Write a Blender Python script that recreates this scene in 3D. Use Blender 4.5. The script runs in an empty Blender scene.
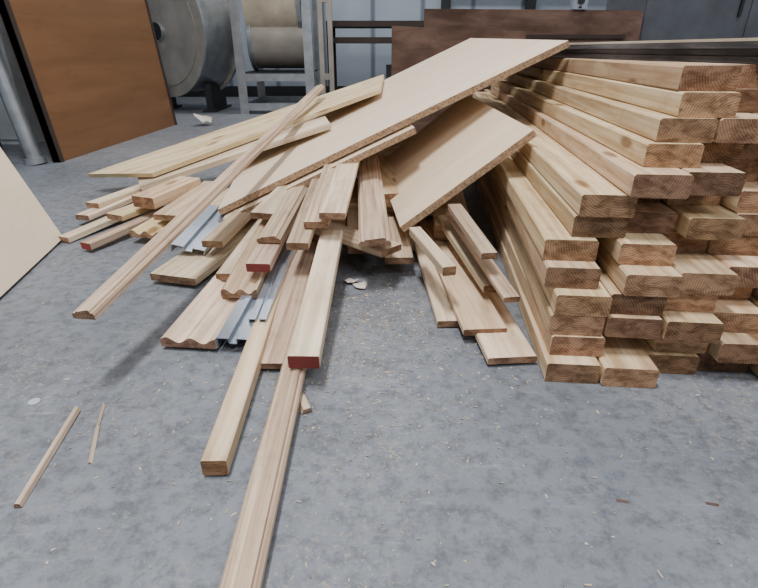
import bpy, math, random
from mathutils import Vector, Matrix
random.seed(11)
V=Vector
scene=bpy.context.scene

# ---------------- materials ----------------
def newmat(name):
    m=bpy.data.materials.new(name); m.use_nodes=True
    nt=m.node_tree; b=nt.nodes['Principled BSDF']
    return m,nt,b
def srgb(r,g,b):
    f=lambda c:((c/255)/12.92 if c/255<=.04045 else ((c/255+.055)/1.055)**2.4)
    return (f(r),f(g),f(b),1)
def mapped(nt,src,scale):
    mp=nt.nodes.new('ShaderNodeMapping'); mp.inputs['Scale'].default_value=scale
    nt.links.new(src,mp.inputs['Vector']); return mp.outputs['Vector']
def noise(nt,vec,scale,detail=4,dist=0,rough=.55):
    n=nt.nodes.new('ShaderNodeTexNoise'); n.inputs['Scale'].default_value=scale
    n.inputs['Detail'].default_value=detail; n.inputs['Distortion'].default_value=dist
    n.inputs['Roughness'].default_value=rough
    nt.links.new(vec,n.inputs['Vector']); return n.outputs['Fac']
def ramp(nt,fac,stops):
    r=nt.nodes.new('ShaderNodeValToRGB'); e=r.color_ramp.elements
    e[0].position,e[0].color=stops[0]; e[1].position,e[1].color=stops[-1]
    for p,c in stops[1:-1]:
        k=e.new(p); k.color=c
    nt.links.new(fac,r.inputs['Fac']); return r.outputs['Color']
def mix(nt,a,b,fac,mode='MULTIPLY'):
    m=nt.nodes.new('ShaderNodeMix'); m.data_type='RGBA'; m.blend_type=mode
    for val,sock in ((fac,m.inputs[0]),(a,m.inputs[6]),(b,m.inputs[7])):
        if isinstance(val,bpy.types.NodeSocket): nt.links.new(val,sock)
        else: sock.default_value=val
    return m.outputs[2]
def bump(nt,fac,b,strength,dist=.002):
    n=nt.nodes.new('ShaderNodeBump'); n.inputs['Strength'].default_value=strength; n.inputs['Distance'].default_value=dist
    nt.links.new(fac,n.inputs['Height']); nt.links.new(n.outputs['Normal'],b.inputs['Normal'])
def wood(name,dark,light,knots=False,rough=.75,gs=70,contrast=(.36,.62),var=.75):
    m,nt,b=newmat(name)
    uv=nt.nodes.new('ShaderNodeUVMap'); uv.uv_map='UVMap'; u=uv.outputs['UV']
    g=noise(nt,mapped(nt,u,(3,gs,1)),1,5,.6)
    col=ramp(nt,g,[(contrast[0],dark),(contrast[1],light)])
    g2=noise(nt,mapped(nt,u,(1.6,12,1)),1,4,.8)
    col=mix(nt,col,ramp(nt,g2,[(.32,(.70,.68,.66,1)),(.62,(1,1,1,1))]),var)
    g3=noise(nt,mapped(nt,u,(14,22,1)),1,6,.3,.7)
    col=mix(nt,col,ramp(nt,g3,[(.34,(.62,.60,.58,1)),(.46,(1,1,1,1))]),var*.6)
    if knots:
        v=nt.nodes.new('ShaderNodeTexVoronoi'); v.voronoi_dimensions='2D'; v.inputs['Scale'].default_value=1
        nt.links.new(mapped(nt,u,(2.4,7,1)),v.inputs['Vector'])
        k=ramp(nt,v.outputs['Distance'],[(.045,(.30,.18,.11,1)),(.09,(1,1,1,1))])
        col=mix(nt,col,k,.75)
    at=nt.nodes.new('ShaderNodeAttribute'); at.attribute_name='tint'
    col=mix(nt,col,at.outputs['Color'],1.0)
    nt.links.new(col,b.inputs['Base Color']); b.inputs['Roughness'].default_value=rough
    b.inputs['Specular IOR Level'].default_value=.2
    bump(nt,g,b,.3,.001)
    return m
def endgrain(name,dark,light):
    m,nt,b=newmat(name)
    uv=nt.nodes.new('ShaderNodeUVMap'); uv.uv_map='UVMap'; u=uv.outputs['UV']
    w=nt.nodes.new('ShaderNodeTexWave'); w.wave_type='RINGS'; w.rings_direction='Z'
    w.inputs['Scale'].default_value=75; w.inputs['Distortion'].default_value=2.5; w.inputs['Detail'].default_value=4
    nt.links.new(u,w.inputs['Vector'])
    mid=tuple(d*.5+l*.5 for d,l in zip(dark,light))
    col=ramp(nt,w.outputs['Fac'],[(.05,mid),(.9,light)])
    n=noise(nt,mapped(nt,u,(26,50,1)),1,6,.5,.7)
    col=mix(nt,col,ramp(nt,n,[(.40,(.34,.29,.26,1)),(.58,(1,1,1,1))]),.85)
    at=nt.nodes.new('ShaderNodeAttribute'); at.attribute_name='tint'
    col=mix(nt,col,at.outputs['Color'],1.0)
    nt.links.new(col,b.inputs['Base Color']); b.inputs['Roughness'].default_value=.85
    b.inputs['Specular IOR Level'].default_value=.2
    bump(nt,n,b,.4,.001)
    return m
def plain(name,col,rough=.5,metal=0,var=.15,scale=6):
    m,nt,b=newmat(name)
    tc=nt.nodes.new('ShaderNodeTexCoord')
    n=noise(nt,tc.outputs['Object'],scale,5)
    d=tuple(c*(1-var*2.2) for c in col[:3])+(1,)
    c=ramp(nt,n,[(.3,d),(.65,col)])
    nt.links.new(c,b.inputs['Base Color']); b.inputs['Roughness'].default_value=rough; b.inputs['Metallic'].default_value=metal
    return m
PINE=wood('pine_lumber',srgb(204,174,138),srgb(242,222,190),knots=True,gs=55)
PINE_END=endgrain('pine_end_grain',srgb(126,94,72),srgb(202,166,136))
OAK=wood('oak_moulding_wood',srgb(176,152,132),srgb(222,201,180),gs=110)
OAK_END=endgrain('oak_end_grain',srgb(126,98,80),srgb(186,156,134))
PALE=wood('pale_birch_wood',srgb(210,190,164),srgb(242,227,204),gs=60)
YELL=wood('yellow_plywood',srgb(208,184,144),srgb(238,219,182),knots=True,gs=25,var=.5)
MDF=wood('birch_veneer_sheet',srgb(226,206,182),srgb(238,221,199),gs=22,contrast=(.2,.85),var=.25)
m,nt,b=newmat('chipboard_edge')
tc=nt.nodes.new('ShaderNodeTexCoord'); n_=noise(nt,tc.outputs['Object'],160,6,0,.8)
nt.links.new(ramp(nt,n_,[(.38,srgb(108,84,64)),(.6,srgb(184,154,124))]),b.inputs['Base Color']); b.inputs['Roughness'].default_value=.9
CHIP=m
RED=plain('red_painted_end',srgb(138,58,54),.8)
GREY=plain('grey_painted_metal',srgb(172,182,196),.28,.65)
GALV=plain('galvanised_steel',srgb(190,196,202),.32,.7,.12,14)
GALVD=plain('dull_galvanised_steel',srgb(186,178,168),.5,.35,.15,5)
DARKM=plain('dark_metal',srgb(45,46,50),.6,.2)
DGREY=wood('weathered_grey_wood',srgb(62,62,67),srgb(122,120,124),gs=45)
BROWN=wood('brown_hardboard_door',srgb(112,80,54),srgb(146,106,76),gs=6,rough=.42,contrast=(.1,.9),var=.5)
BROWN2=wood('dark_brown_panel',srgb(92,70,60),srgb(124,98,86),gs=10)
DBROWN=plain('dark_brown_edge',srgb(60,46,40),.7)
CREAM=plain('cream_insulation',srgb(232,218,192),.7)

# ---------------- mesh builder ----------------
class MB:
    def __init__(s): s.v=[];s.f=[];s.m=[];s.uv=[];s.t=[]
    def face(s,pts,mi=0,uvs=None,tint=(1,1,1)):
        i=len(s.v); s.v+= [tuple(p) for p in pts]; s.f.append(list(range(i,i+len(pts)))); s.m.append(mi)
        s.uv.append(uvs or [(0,0)]*len(pts)); s.t.append(tint)
    def prism(s,prof,A,B,roll=0,tint=(1,1,1),ms=0,me=1,me2=None,sag=0,seg=1,up=None,etint=None):
        A=V(A);B=V(B);u=(B-A);L=u.length;u.normalize()
        side=u.cross(V((0,0,1)) if up is None else V(up)).normalized(); n=side.cross(u)
        if roll:
            R=Matrix.Rotation(roll,3,u); side=R@side; n=R@n
        ou,ov=random.uniform(0,50),random.uniform(0,50)
        rings=[]
        for k in range(seg+1):
            f=k/seg; o=A+(B-A)*f+V((0,0,-4*sag*f*(1-f)))
            rings.append([o+side*p[0]+n*p[1] for p in prof])
        N=len(prof)
        per=[0]
        for i in range(N):
            p,q=prof[i],prof[(i+1)%N]; per.append(per[-1]+math.hypot(p[0]-q[0],p[1]-q[1]))
        base=len(s.v)
        for r in rings: s.v+=[tuple(p) for p in r]
        for k in range(seg):
            for i in range(N):
                j=(i+1)%N
                s.f.append([base+k*N+i,base+(k+1)*N+i,base+(k+1)*N+j,base+k*N+j]); s.m.append(ms); s.t.append(tint)
                a,c=L*k/seg+ou,L*(k+1)/seg+ou
                s.uv.append([(a,ov+per[i]),(c,ov+per[i]),(c,ov+per[i+1]),(a,ov+per[i+1])])
        ro=random.uniform(-.08,.08); rp=random.uniform(-.06,.06); et=etint or tint
        s.f.append([base+i for i in range(N)]); s.m.append(me); s.t.append(et); s.uv.append([(p[0]+ro,p[1]+rp) for p in prof])
        s.f.append([base+seg*N+i for i in range(N)][::-1]); s.m.append(me if me2 is None else me2); s.t.append(et); s.uv.append([(p[0]+ro,p[1]+rp) for p in prof][::-1])
    def box(s,c,d,mi=0,rot=None,tint=(1,1,1)):
        c=V(c); hx,hy,hz=d[0]/2,d[1]/2,d[2]/2
        R=rot or Matrix.Identity(3)
        def q(x,y,z): return c+R@V((x,y,z))
        F=[((-hx,-hy,-hz),(hx,-hy,-hz),(hx,-hy,hz),(-hx,-hy,hz)),((hx,hy,-hz),(-hx,hy,-hz),(-hx,hy,hz),(hx,hy,hz)),
           ((-hx,hy,-hz),(-hx,-hy,-hz),(-hx,-hy,hz),(-hx,hy,hz)),((hx,-hy,-hz),(hx,hy,-hz),(hx,hy,hz),(hx,-hy,hz)),
           ((-hx,-hy,hz),(hx,-hy,hz),(hx,hy,hz),(-hx,hy,hz)),((-hx,hy,-hz),(hx,hy,-hz),(hx,-hy,-hz),(-hx,-hy,-hz))]
        for fi,f in enumerate(F):
            uv=[((p[0] if fi in(0,1) else p[1]) if fi<4 else p[0], p[2] if fi<4 else p[1]) for p in f]
            s.face([q(*p) for p in f],mi,uv,tint)
    def cyl(s,A,B,r,mi=0,seg=48,cap=None,r2=None,hollow=False):
        A=V(A);B=V(B);u=(B-A).normalized(); a=u.orthogonal().normalized(); b=u.cross(a); r2=r if r2 is None else r2
        base=len(s.v)
        for i in range(seg):
            t=2*math.pi*i/seg; d=a*math.cos(t)+b*math.sin(t)
            s.v.append(tuple(A+d*r)); s.v.append(tuple(B+d*r2))
        for i in range(seg):
            j=(i+1)%seg
            s.f.append([base+2*i,base+2*j,base+2*j+1,base+2*i+1]); s.m.append(mi); s.t.append((1,1,1)); s.uv.append([(0,0)]*4)
        if not hollow:
            cm=mi if cap is None else cap
            s.f.append([base+2*i for i in range(seg)][::-1]); s.m.append(cm); s.t.append((1,1,1)); s.uv.append([(0,0)]*seg)
            s.f.append([base+2*i+1 for i in range(seg)]); s.m.append(cm); s.t.append((1,1,1)); s.uv.append([(0,0)]*seg)
    def slab(s,c4,th,mt=0,me=1,tint=(1,1,1)):
        c=[V(p) for p in c4]; n=(c[1]-c[0]).cross(c[3]-c[0]).normalized()
        if n.z<0: n=-n
        d=[p-n*th for p in c]
        u=(c[1]-c[0]).normalized(); w=n.cross(u)
        o=c[0]; uv=lambda p:((p-o).dot(u)+3,(p-o).dot(w)+7)
        s.face(c,mt,[uv(p) for p in c],tint); s.face(d[::-1],mt,[uv(p) for p in d[::-1]],tint)
        for i in range(4):
            j=(i+1)%4; s.face([c[i],d[i],d[j],c[j]],me,[((c[i]-o).length,0),((c[i]-o).length,th),((c[j]-o).length,th),((c[j]-o).length,0)],tint)
    def build(s,name,mats,smooth=False):
        me=bpy.data.meshes.new(name)
        c=V((0,0,0))
        for p in s.v: c+=V(p)
        c/=len(s.v)
        me.from_pydata([tuple(V(p)-c) for p in s.v],[],s.f)
        for m in mats: me.materials.append(m)
        me.uv_layers.new(name='UVMap'); me.color_attributes.new('tint','FLOAT_COLOR','CORNER')
        uvs=[];cols=[]
        for pi,p in enumerate(me.polygons):
            p.material_index=s.m[pi]
            t=s.t[pi]
            for k in range(len(p.vertices)):
                uvs+=list(s.uv[pi][k]); cols+=[t[0],t[1],t[2],1.0]
            if smooth and len(p.vertices)==4: p.use_smooth=True
        me.uv_layers['UVMap'].data.foreach_set('uv',uvs)
        me.color_attributes['tint'].data.foreach_set('color',cols)
        import bmesh
        bm=bmesh.new(); bm.from_mesh(me); bmesh.ops.recalc_face_normals(bm,faces=bm.faces); bm.to_mesh(me); bm.free()
        if smooth:
            try: me.set_sharp_from_angle(angle=math.radians(35))
            except Exception: pass
        o=bpy.data.objects.new(name,me); o.location=c; scene.collection.objects.link(o); return o

def rect(w,t,ch=.0018):
    h=w/2
    return [(-h,-t+ch),(-h+ch,-t),(h-ch,-t),(h,-t+ch),(h,-ch),(h-ch,0),(-h+ch,0),(-h,-ch)]
def flatmould(w,t):
    h=w/2
    return [(-h,-t),(h,-t),(h,-t*.55),(h*.86,-t*.30),(h*.72,-t*.34),(h*.66,-t*.08),(h*.5,0),(h*.3,-t*.05),(-h*.3,-t*.2),(-h*.62,-t*.24),(-h*.68,-t*.42),(-h*.85,-t*.36),(-h,-t*.6)]
def crown(w,t):
    pts=[];h=w/2;N=22
    for i in range(N+1):
        x=-h+w*i/N; pts.append((x,-t*.28+t*.26*math.sin(i/N*math.pi*4.5)))
    return [(-h,-t),(h,-t)]+pts[::-1]
def channel(w,t):
    h=w/2;e=.0015
    return [(-h,-t),(-h+e,-t),(-h+e,-e),(-h*.3,-e),(-h*.25,-t*.5-e),(h*.25,-t*.5-e),(h*.3,-e),(h-e,-e),(h-e,-t),(h,-t),(h,0),(h*.3-e,0),(h*.25-e,-t*.5),(-h*.25+e,-t*.5),(-h*.3+e,0),(-h,0)]
def tnt(a=.24):
    v=random.uniform(1-a,1.0); k=random.uniform(0,1)
    return (v,v*(.93+.06*k),v*(.91-.04*k+random.uniform(0,.06)))
def dark(t,f): return (t[0]*f,t[1]*f*.97,t[2]*f*.93)
def plank(name,A,B,w,t,mat=OAK,end=OAK_END,prof=rect,roll=0,red=False,tint=None,sag=0):
    tt=tint or tnt()
    b=MB(); b.prism(prof(w,t),A,B,roll=roll,tint=tt,me=2 if red else 1,me2=1,sag=sag,seg=8 if sag else 1,etint=dark(tt,random.uniform(.65,.95)))
    return b.build(name,[mat,end,RED])

# ---------------- room ----------------
m,nt,b=newmat('painted_concrete_floor')
tc=nt.nodes.new('ShaderNodeTexCoord'); o=tc.outputs['Object']
n1=noise(nt,o,1.3,6,.3); n2=noise(nt,o,46,6,0,.75); n3=noise(nt,o,5,8,1.2,.7); n4=noise(nt,o,170,3,0,.6); n5=noise(nt,mapped(nt,o,(3,14,1)),2,5,1.5,.65)
col=ramp(nt,n1,[(.3,srgb(110,116,125)),(.7,srgb(134,138,146))])
col=mix(nt,col,ramp(nt,n2,[(.36,(.45,.46,.48,1)),(.54,(1,1,1,1))]),.75)
col=mix(nt,col,ramp(nt,n3,[(.36,(.66,.66,.66,1)),(.52,(1,1,1,1))]),.5)
col=mix(nt,col,ramp(nt,n5,[(.60,(0,0,0,1)),(.72,(.18,.18,.18,1))]),.35,'ADD')
mx=ramp(nt,n4,[(.56,(0,0,0,1)),(.68,(1,1,1,1))])
mr=ramp(nt,noise(nt,o,2.2,3),[(.40,(0,0,0,1)),(.62,(.8,.8,.8,1))])
dust=mix(nt,mx,mr,1.0)
col=mix(nt,col,srgb(172,160,142),dust,'MIX')
nt.links.new(col,b.inputs['Base Color'])
rr=ramp(nt,n3,[(.3,(.65,.65,.65,1)),(.7,(.48,.48,.48,1))]); nt.links.new(rr,b.inputs['Roughness'])
b.inputs['Specular IOR Level'].default_value=.4
bump(nt,n2,b,.5,.004)
FLOOR=m
def shell(name,c,d,mat):
    k=MB(); k.box(c,d,0); return k.build(name,[mat])
XL,XR,YB,YF,HT=-3.0,4.0,6.6,-3.5,3.4
shell('floor',((XL+XR)/2,(YB+YF)/2,-.05),(XR-XL,YB-YF,.1),FLOOR)
m,nt,b=newmat('blue_grey_wall_panels')
tc=nt.nodes.new('ShaderNodeTexCoord'); o=tc.outputs['Object']
w=nt.nodes.new('ShaderNodeTexWave'); w.inputs['Scale'].default_value=.55; nt.links.new(o,w.inputs['Vector'])
c=ramp(nt,w.outputs['Fac'],[(.0,srgb(110,120,134)),(.04,srgb(172,184,198))])
c=mix(nt,c,ramp(nt,noise(nt,o,2,5),[(.3,(.8,.8,.8,1)),(.7,(1,1,1,1))]),.8)
nt.links.new(c,b.inputs['Base Color']); b.inputs['Roughness'].default_value=.6
WALL=m
shell('wall_back',((XL+XR)/2,YB+.05,HT/2),(XR-XL,.1,HT),WALL)
shell('wall_left',(XL-.05,(YB+YF)/2,HT/2),(.1,YB-YF,HT),WALL)
shell('wall_right',(XR+.05,(YB+YF)/2,HT/2),(.1,YB-YF,HT),WALL)
shell('ceiling',((XL+XR)/2,(YB+YF)/2,HT+.05),(XR-XL,YB-YF,.1),plain('ceiling_paint',srgb(205,208,212),.8))
k=MB(); k.box(((XL+XR)/2,YB-.012,.06),(XR-XL,.02,.12)); k.build('baseboard_back',[DARKM])

# ---------------- lumber stack ----------------
LAY=[(.2855,.716),(.296,.742),(.290,.747),(.294,.746),(.280,.774),(.281,.805),(.328,.816),(.331,.808),(.398,.785),(.433,.835),(.450,.845),(.478,.85),(.480,.87)]
b=MB()
for i,(x0,y0) in enumerate(LAY):
    x=x0+.0445; z=.038*(i+1); c=0
    ang=.088+random.uniform(-.014,.014)
    while x<.98:
        if c==0: yj=y0
        elif i<6: yj=.715+.008*i+random.uniform(-.02,.035)+(.07 if random.random()<.2 else 0)
        else: yj=y0+random.uniform(-.06,.10)+.02*c
        L=random.uniform(2.2,2.44)
        A=(x,yj,z-.0003); B=(x+ang*L,yj+L,z-.0003)
        t=tnt(.30)
        if random.random()<.25: t=dark(t,.82)
        b.prism(rect(.0885,.0375,.003),A,B,tint=t,etint=dark(t,random.choice([.5,.65,.8,.9,1.0])))
        x+=.0900+random.uniform(0,.005)+(.03 if (c==0 and i in(4,5)) else 0); c+=1
b.build('lumber_stack',[PINE,PINE_END])
b=MB()
for k in range(3):
    z=.494+.0115*(k+1)
    dx=random.uniform(-.012,.012)
    b.slab([(.635+dx,.84,z),(1.15,.80,z),(1.30,2.75,z),(.445+dx,2.75,z)],.0105,0,0,tint=(1,1,1))
b.build('grey_panel_sheets',[DGREY])
b=MB(); b.slab([(.65,.86,.5345),(1.15,.82,.5345),(1.30,2.7,.5345),(.47,2.7,.5345)],.005,0,1); b.build('thin_plywood_sheet',[PALE,PALE])

# ---------------- large sheets ----------------
P0=V((-.466,1.42,.10)); U=V((1.002,.18,.440)); W=V((-.116,1.0,.024))
b=MB(); b.slab([P0,P0+U,P0+U+W,P0+W],.018,0,1); b.build('plywood_sheet',[MDF,CHIP])
D=V((0,0,-.021))
q0=P0+V((.02,-.03,0))+D; 
b=MB(); b.slab([q0,q0+U*.545,q0+U*.545+W*.6,q0+W*.6],.018,0,1); b.build('plywood_sheet',[MDF,CHIP])
b=MB(); b.slab([(.053,1.216,.115),(.367,1.25,.345),(.31,1.93,.375),(-.005,1.9,.13)],.018,0,1,tint=(.97,.93,.88)); b.build('particle_board_sheet',[MDF,CHIP])
b=MB(); b.slab([(-.82,1.83,.115),(.004,2.03,.385),(.02,2.5,.415),(-1.15,2.0,.075)],.016,0,1); b.build('plywood_offcut',[YELL,YELL])
b=MB(); b.slab([(-.86,1.80,.075),(-.17,1.84,.285),(-.20,1.97,.295),(-.92,1.93,.08)],.018,0,1); b.build('shelf_board',[PALE,PALE])
b=MB()
g1=V((-.947,1.44,.0)); g2=V((-.80,.72,.0)); up=V((-.15,.06,.26))*3.72
b.slab([g2,g1,g1+up,g2+up],.016,0,1); o_=b.build('plywood_sheet',[MDF,CHIP]); o_.location.z+=.008

# ---------------- loose planks ----------------
plank('wood_moulding',(-.466,.70,.150),(-.25,2.3,.385),.038,.018,prof=flatmould,mat=OAK,tint=(1,.97,.95))
plank('wood_moulding',(-.143,.296,.030),(-.150,1.156,.045),.042,.020,prof=flatmould,tint=(1,.96,.92))
plank('wood_board',(-.124,.698,.066),(-.115,1.178,.12),.052,.026,mat=PALE,red=True,tint=(1,.98,.97))
plank('wood_strip',(-.218,.502,.030),(-.237,1.19,.045),.034,.026,mat=PALE,end=PINE_END,tint=(.95,.88,.78))
plank('wood_board',(-.195,.746,.020),(-.189,1.274,.055),.070,.012)
plank('metal_channel',(-.273,.81,.032),(-.238,1.257,.075),.062,.022,mat=GREY,end=GREY,prof=channel)
plank('crown_moulding',(-.36,.816,.030),(-.301,1.402,.06),.108,.022,prof=crown,mat=PALE)
plank('crown_moulding',(-.297,.963,.062),(-.279,1.383,.11),.078,.022,prof=crown)
plank('metal_channel',(-.236,.861,.046),(-.231,1.339,.08),.034,.020,mat=GREY,end=GREY,prof=channel)
plank('wood_board',(-.494,1.104,.030),(-.37,1.554,.055),.125,.019,mat=PALE)
plank('metal_flashing',(-.488,1.213,.062),(-.476,1.5,.085),.085,.022,mat=GREY,end=GREY,prof=channel,roll=.2)
plank('wood_board',(-.419,1.196,.085),(-.389,1.42,.10),.055,.018)
plank('wood_board',(-.259,.998,.105),(-.234,1.5,.15),.052,.020,red=True)
plank('wood_moulding',(-.253,1.092,.135),(-.226,1.5,.175),.055,.018,prof=flatmould)
plank('wood_board',(-.300,1.27,.135),(-.25,1.48,.165),.075,.018,mat=PALE)
plank('wood_board',(.030,1.110,.10),(-.244,1.369,.10),.070,.016)
plank('wood_board',(-.145,1.117,.16),(-.128,1.50,.222),.058,.016)
plank('wood_board',(-.106,1.105,.185),(-.083,1.584,.24),.060,.016,mat=PALE)
plank('wood_moulding',(-.009,1.063,.14),(-.039,1.814,.20),.072,.020,prof=flatmould)
plank('wood_board',(-.182,1.059,.13),(-.165,1.466,.19),.050,.018)
plank('wood_board',(-.931,1.412,.020),(-.793,1.799,.04),.040,.018,mat=PALE)
plank('wood_board',(-.822,1.333,.030),(-.668,1.711,.05),.038,.020,red=True)
plank('crown_moulding',(-.682,1.393,.045),(-.593,1.756,.07),.095,.022,prof=crown,mat=YELL)
plank('wood_board',(-.952,1.566,.040),(-.846,1.98,.05),.05,.018,mat=PALE)
plank('wood_board',(-.95,1.636,.06),(-.86,1.98,.06),.05,.018,mat=PALE)
plank('wood_block',(-.727,1.523,.11),(-.646,1.727,.125),.085,.036,mat=PINE,end=PINE_END)
plank('wood_board',(-.819,1.511,.058),(-.675,1.815,.075),.07,.018,mat=YELL)
plank('wood_board',(-.628,1.435,.080),(-.569,1.748,.105),.08,.018)
plank('wood_board',(-.56,1.36,.06),(-.50,1.75,.08),.09,.018,mat=PALE)
plank('wood_board',(-.345,1.06,.055),(-.32,1.45,.075),.06,.018,mat=PALE)
plank('wood_board',(-.04,1.22,.06),(-.08,1.85,.09),.08,.018,mat=PALE)
plank('wood_board',(.05,1.16,.055),(.03,1.8,.08),.07,.018)
plank('wood_board',(.165,.905,.018),(.125,1.745,.04),.092,.014,mat=PALE,tint=(1,.94,.89))
plank('wood_board',(.240,.766,.020),(.180,1.464,.05),.090,.014,mat=PALE,tint=(1,.93,.87))
plank('wood_board',(.205,.845,.033),(.155,1.599,.045),.085,.014,mat=PALE,tint=(.9,.80,.72))
plank('wood_strip',(.140,.923,.13),(.086,1.156,.135),.028,.02,mat=PALE,end=PINE_END)
plank('wood_board',(.255,.868,.09),(.193,1.30,.13),.032,.012)
plank('wood_board',(.222,.946,.15),(.189,1.232,.17),.034,.014)
plank('wood_board',(.245,.966,.07),(.185,1.369,.10),.05,.018,mat=PALE)
for (A,B,w,t) in [((-.75,1.62,.02),(.2,1.72,.02),.14,.02),((-.6,1.85,.04),(.25,1.6,.06),.14,.04),((-.5,2.05,.1),(.2,2.0,.22),.2,.04),
                  ((.2,1.35,.04),(-.2,1.5,.045),.09,.038),((.24,1.55,.10),(-.35,1.58,.09),.12,.04),((.05,1.45,.14),(-.1,2.2,.18),.12,.04),((.2,1.3,.09),(.28,2.4,.12),.1,.04),((.1,1.5,.09),(.16,2.4,.11),.1,.04),
                  ((-.2,1.38,.05),(-.2,2.3,.12),.1,.04),((-.4,1.5,.05),(-.38,2.3,.08),.1,.03)]:
    plank('wood_board',A,B,w,t,mat=PINE,end=PINE_END,tint=(.8,.75,.7))  # filler planks added under the sheets, tinted down, so the pile's interior reads dark

# ---------------- debris ----------------
b=MB()
def sliver(b,A,B,w):
    b.prism([(-w/2,-.003),(w/2,-.003),(w*.3,.003),(-w*.2,.004)],A,B)
sliver(b,(-.451,.452,.004),(-.477,.64,.006),.010); b.build('wood_splinter',[OAK,OAK_END])
b=MB(); b.prism([(-.003,-.001),(.003,-.001),(0,.003)],(-.400,.527,.001),(-.425,.6,.004)); b.prism([(-.003,-.001),(.002,-.001),(0,.003)],(-.425,.6,.004),(-.443,.655,.002)); b.build('wood_splinter',[OAK,OAK_END])
b=MB(); b.prism([(-.010,-.005),(.008,-.005),(.005,.004),(-.006,.003)],(-.112,.635,.006),(-.126,.668,.007)); b.build('wood_chip',[OAK,OAK_END])
for (x,y) in((.309,.465),(.42,.46)):
    b=MB(); b.prism([(-.002,-.0005),(.0025,-.0005),(.001,.002)],(x-.007,y,.001),(x+.007,y-.003,.001)); b.build('wood_chip',[BROWN2,OAK_END])
b=MB(); b.cyl((-.561,.664,0),(-.561,.664,.0015),.009,0,24); b.build('metal_disc',[plain('pale_metal',srgb(205,215,225),.4,.3)])
PAPER=plain('crumpled_paper',srgb(225,215,200),.8)
def crumple(name,c,r,flat,n=7):
    b=MB(); P=[V((0,0,random.uniform(.3,1)*flat))]+[V((r*random.uniform(.6,1.1)*math.cos(2*math.pi*i/n),r*random.uniform(.5,1)*math.sin(2*math.pi*i/n),random.uniform(0.002,flat))) for i in range(n)]
    for i in range(n): b.face([V(c)+P[0],V(c)+P[1+i],V(c)+P[1+(i+1)%n]],0)
    b.build(name,[PAPER])
crumple('paper_scrap',(-.071,1.128,.001),.022,.015); crumple('paper_scrap',(-.045,1.10,.001),.02,.01); crumple('crumpled_paper',(-1.33,4.0,.002),.08,.09,9)
b=MB()
for i in range(4200):
    if i<2000: x,y=random.gauss(-.02,.12),random.gauss(.98,.14)
    elif i<3200: x,y=random.gauss(-.05,.2),random.gauss(.7,.14)
    else: x,y=random.uniform(-.9,.6),random.uniform(.3,1.6)
    s_=random.choice([.0005,.0006,.0008,.0011,.0016])*random.uniform(.7,1.3); a=random.uniform(0,6.28); z=.0006
    d=V((math.cos(a),math.sin(a),0))*s_*random.uniform(1,2.8); e=V((-math.sin(a),math.cos(a),0))*s_*.6
    c=V((x,y,z)); b.face([c-d-e,c+d-e,c+d*.8+e+V((0,0,.001)),c-d*.7+e+V((0,0,.0005))],0,tint=(random.uniform(.5,.95),)*3)
b.build('sawdust',[PALE])

# ---------------- background: left ----------------
b=MB()
e0=V((-1.617,2.60,0)); e1=V((-1.546,4.04,0)); up=V((-.17,0,2.1)); n=V((-.035,0,0))
def bx(b,p,du,dv,dn,mi):
    c=[p,p+du,p+du+dv,p+dv]; d=[q+dn for q in c]
    L1,L2=du.length,dv.length
    b.face(c,mi,[(0,1),(L1*.3,1),(L1*.3,1+L2),(0,1+L2)]); b.face(d[::-1],mi,[(0,1),(L1*.3,1),(L1*.3,1+L2),(0,1+L2)])
    for i in range(4): 
        j=(i+1)%4; b.face([c[i],d[i],d[j],c[j]],1,[(0,0)]*4)
bx(b,e0,e1-e0,up,n,0)
for p,du,dv in ((e0,(e1-e0)*.018,up),(e1-(e1-e0)*.018,(e1-e0)*.018,up)):
    bx(b,p+V((.006,0,0)),du,dv,V((-.045,0,0)),1)
b.build('hardboard_door',[BROWN,DBROWN])
b=MB(); b.cyl((-1.72,2.57,0),(-2.03,2.62,2.4),.036,0,24); b.cyl((-1.72,2.57,0),(-1.724,2.571,.03),.05,0,24); b.build('steel_pole',[GALV],True)
LG=plain('light_grey_laminate',srgb(196,202,208),.5)
b=MB(); bx(b,V((-1.83,2.5,0)),V((-.5,.30,0)),V((-.12,0,2.0)),V((.0,.03,0)),0); b.build('grey_laminate_panel',[LG,DARKM])
b=MB()
b.box((-2.35,3.6,.9),(.5,.9,1.8)); b.box((-2.35,3.145,1.35),(.46,.012,.84),1); b.box((-2.35,3.145,.45),(.46,.012,.84),1); b.box((-2.18,3.13,1.3),(.015,.02,.12),2)
b.build('steel_locker',[LG,LG,DARKM])
b=MB(); b.box((-1.86,1.35,.48),(.6,1.2,.94)); b.box((-1.86,1.35,.965),(.62,1.24,.03),1)
for s_ in(-.3,.3): b.box((-1.555,1.35+s_,.5),(.012,.54,.8),1); b.box((-1.54,1.35+s_*.3,.6),(.02,.02,.12),2)
b.build('storage_cabinet',[LG,LG,DARKM])
# blower drum
b=MB()
cx,cy,cz=-1.80,5.15,.66
ax=V((-.50,-.86,0)).normalized()
A=V((cx,cy,cz))-ax*.20; B=V((cx,cy,cz))+ax*.20
b.cyl(A,B,.50,1,64)
for q in (A,B): b.cyl(q-ax*.012,q+ax*.012,.535,1,64,cap=0)
b.cyl(B+ax*.012,B+ax*.02,.44,0,64)
b.cyl(B+ax*.02,B+ax*.06,.07,1,24,cap=2)
b.cyl(A-ax*.012,A-ax*.12,.24,1,32,cap=2)
b.box((cx-.1,cy,cz+.72),(.5,.45,.5),0)
for s_ in(-.25,.25): b.box((cx+s_,cy,.12),(.06,.45,.24),2); b.box((cx+s_,cy,.01),(.12,.55,.02),2)
b.build('duct_blower',[GALVD,GALV,DARKM],True)
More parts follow.
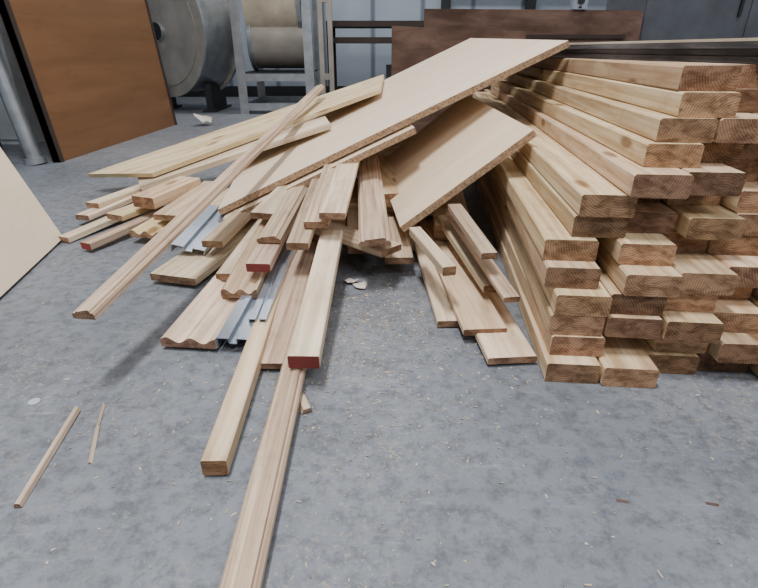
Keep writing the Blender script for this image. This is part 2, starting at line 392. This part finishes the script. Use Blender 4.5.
# framed fan unit
b=MB()
x0,x1,ya,yb=-1.19,-.60,4.75,5.5
for (x,y) in((x0,ya),(x1,ya),(x0,yb),(x1,yb)):
    b.box((x,y,.95),(.075,.012,1.9),0); b.box((x-.032*(1 if x<-.8 else -1),y+.03,.95),(.012,.06,1.9),0)
for z in(.06,.30,1.86):
    for y in(ya,yb): b.box(((x0+x1)/2,y,z),(x1-x0+.07,.014,.06),0)
    for x in(x0,x1): b.box((x,(ya+yb)/2,z),(.014,yb-ya,.06),0)
b.box(((x0+x1)/2,(ya+yb)/2,.33),(x1-x0,yb-ya,.02),1)
b.cyl((x0+.05,5.12,.60),(x1-.04,5.12,.60),.24,2,48,cap=1); b.cyl((x0+.05,5.12,.60),(x0+.09,5.12,.60),.26,0,48)
b.cyl((x0+.06,5.08,.93),(x1-.05,5.08,.93),.30,3,48); b.cyl((x1-.09,5.08,.93),(x1-.05,5.08,.93),.31,0,48)
b.build('framed_fan_unit',[GALV,DARKM,GALVD,CREAM],True)
b=MB()
for x in (-.50,-.42): b.box((x,4.9,.9),(.04,.05,1.8),0)
for z in(.3,.9,1.5): b.box((-.46,4.9,z),(.1,.04,.05),0)
b.box((-.46,4.9,.015),(.2,.3,.03),0)
b.build('steel_channel_rack',[GALVD])
b=MB()
for z in(.10,.60,.74): b.box((.05,5.7,z),(1.1,.5,.05),0)
for x in(-.48,.58): 
    for y in(5.48,5.92): b.box((x,y,.38),(.05,.05,.76),0)
b.box((.35,5.7,.67),(.25,.3,.09),1); b.box((.3,5.7,.25),(.45,.35,.25),1)
b.build('storage_shelf',[DBROWN,DARKM])
def upright(x0,x1,y,z0,z1,z1b,lean=.06,th=.035):
    b=MB(); c=[V((x0,y,z0)),V((x1,y,z0)),V((x1,y+lean,z1b)),V((x0,y+lean,z1))]; d=[p+V((0,th,0)) for p in c]
    b.face(c,0,[(p.x,p.z) for p in c]); b.face(d[::-1],0,[(p.x,p.z) for p in d[::-1]])
    for i in range(4):
        j=(i+1)%4; b.face([c[i],d[i],d[j],c[j]],1,[(0,0)]*4)
    return b
b=upright(.08,.92,3.5,0,.65,.62); b.box((.5,3.512,.3),(.78,.01,.02),1); b.build('wooden_door_panel',[BROWN2,DBROWN])
b=upright(.32,1.86,4.0,.0,.775,.765); b.box((1.0,4.03,.60),(1.5,.012,.025),1); b.build('wooden_tabletop',[BROWN2,DBROWN])
b=MB(); b.box((1.40,4.07,.82),(.10,.07,.10),0); b.cyl((1.40,4.03,.82),(1.40,4.02,.82),.022,1,20); b.box((1.40,4.033,.858),(.02,.005,.012),1); b.box((1.40,4.033,.782),(.02,.005,.012),1); b.build('electrical_outlet_box',[GALV,DARKM])
b=MB(); b.box((2.65,4.5,.75),(1.5,.7,1.5),0); b.box((2.27,4.145,.75),(.72,.012,1.42),0); b.box((3.02,4.145,.75),(.72,.012,1.42),0); b.box((2.58,4.13,.8),(.02,.02,.14),1)
b.build('grey_metal_cabinet',[plain('dark_grey_paint',srgb(92,95,102),.5),DARKM])
b=MB(); 
for x in(.75,1.7): b.box((x,6.52,1.7),(.10,.08,3.3),0)
b.box((1.9,6.5,1.15),(2.2,.06,.08),0); b.build('trim_1',[DARKM])

# ---------------- lights ----------------
def area(name,loc,size,sy,e,col=(1,.985,.96),rot=(0,0,0)):
    l=bpy.data.lights.new(name,'AREA'); l.shape='RECTANGLE'; l.size=size; l.size_y=sy; l.energy=e; l.color=col
    o=bpy.data.objects.new(name,l); o.location=loc; o.rotation_euler=rot; scene.collection.objects.link(o)
area('ceiling_light',(-.45,.45,3.3),.3,1.2,130)
area('ceiling_light',(-.3,4.6,3.3),2.4,.4,85)
area('ceiling_light',(1.2,-1.6,3.3),2.4,.8,90)
area('ceiling_light',(2.6,2.6,3.3),1.2,.4,40)
w=bpy.data.worlds.new('world'); scene.world=w; w.use_nodes=True
w.node_tree.nodes['Background'].inputs[0].default_value=(.82,.9,1,1); w.node_tree.nodes['Background'].inputs[1].default_value=.5

# ---------------- camera ----------------
cd=bpy.data.cameras.new('camera'); cd.lens=24; cd.sensor_width=36; cd.sensor_fit='HORIZONTAL'; cd.clip_start=.02
co=bpy.data.objects.new('camera',cd); co.location=(0,0,.516); co.rotation_euler=(math.radians(90-25.8),0,0); scene.collection.objects.link(co); scene.camera=co
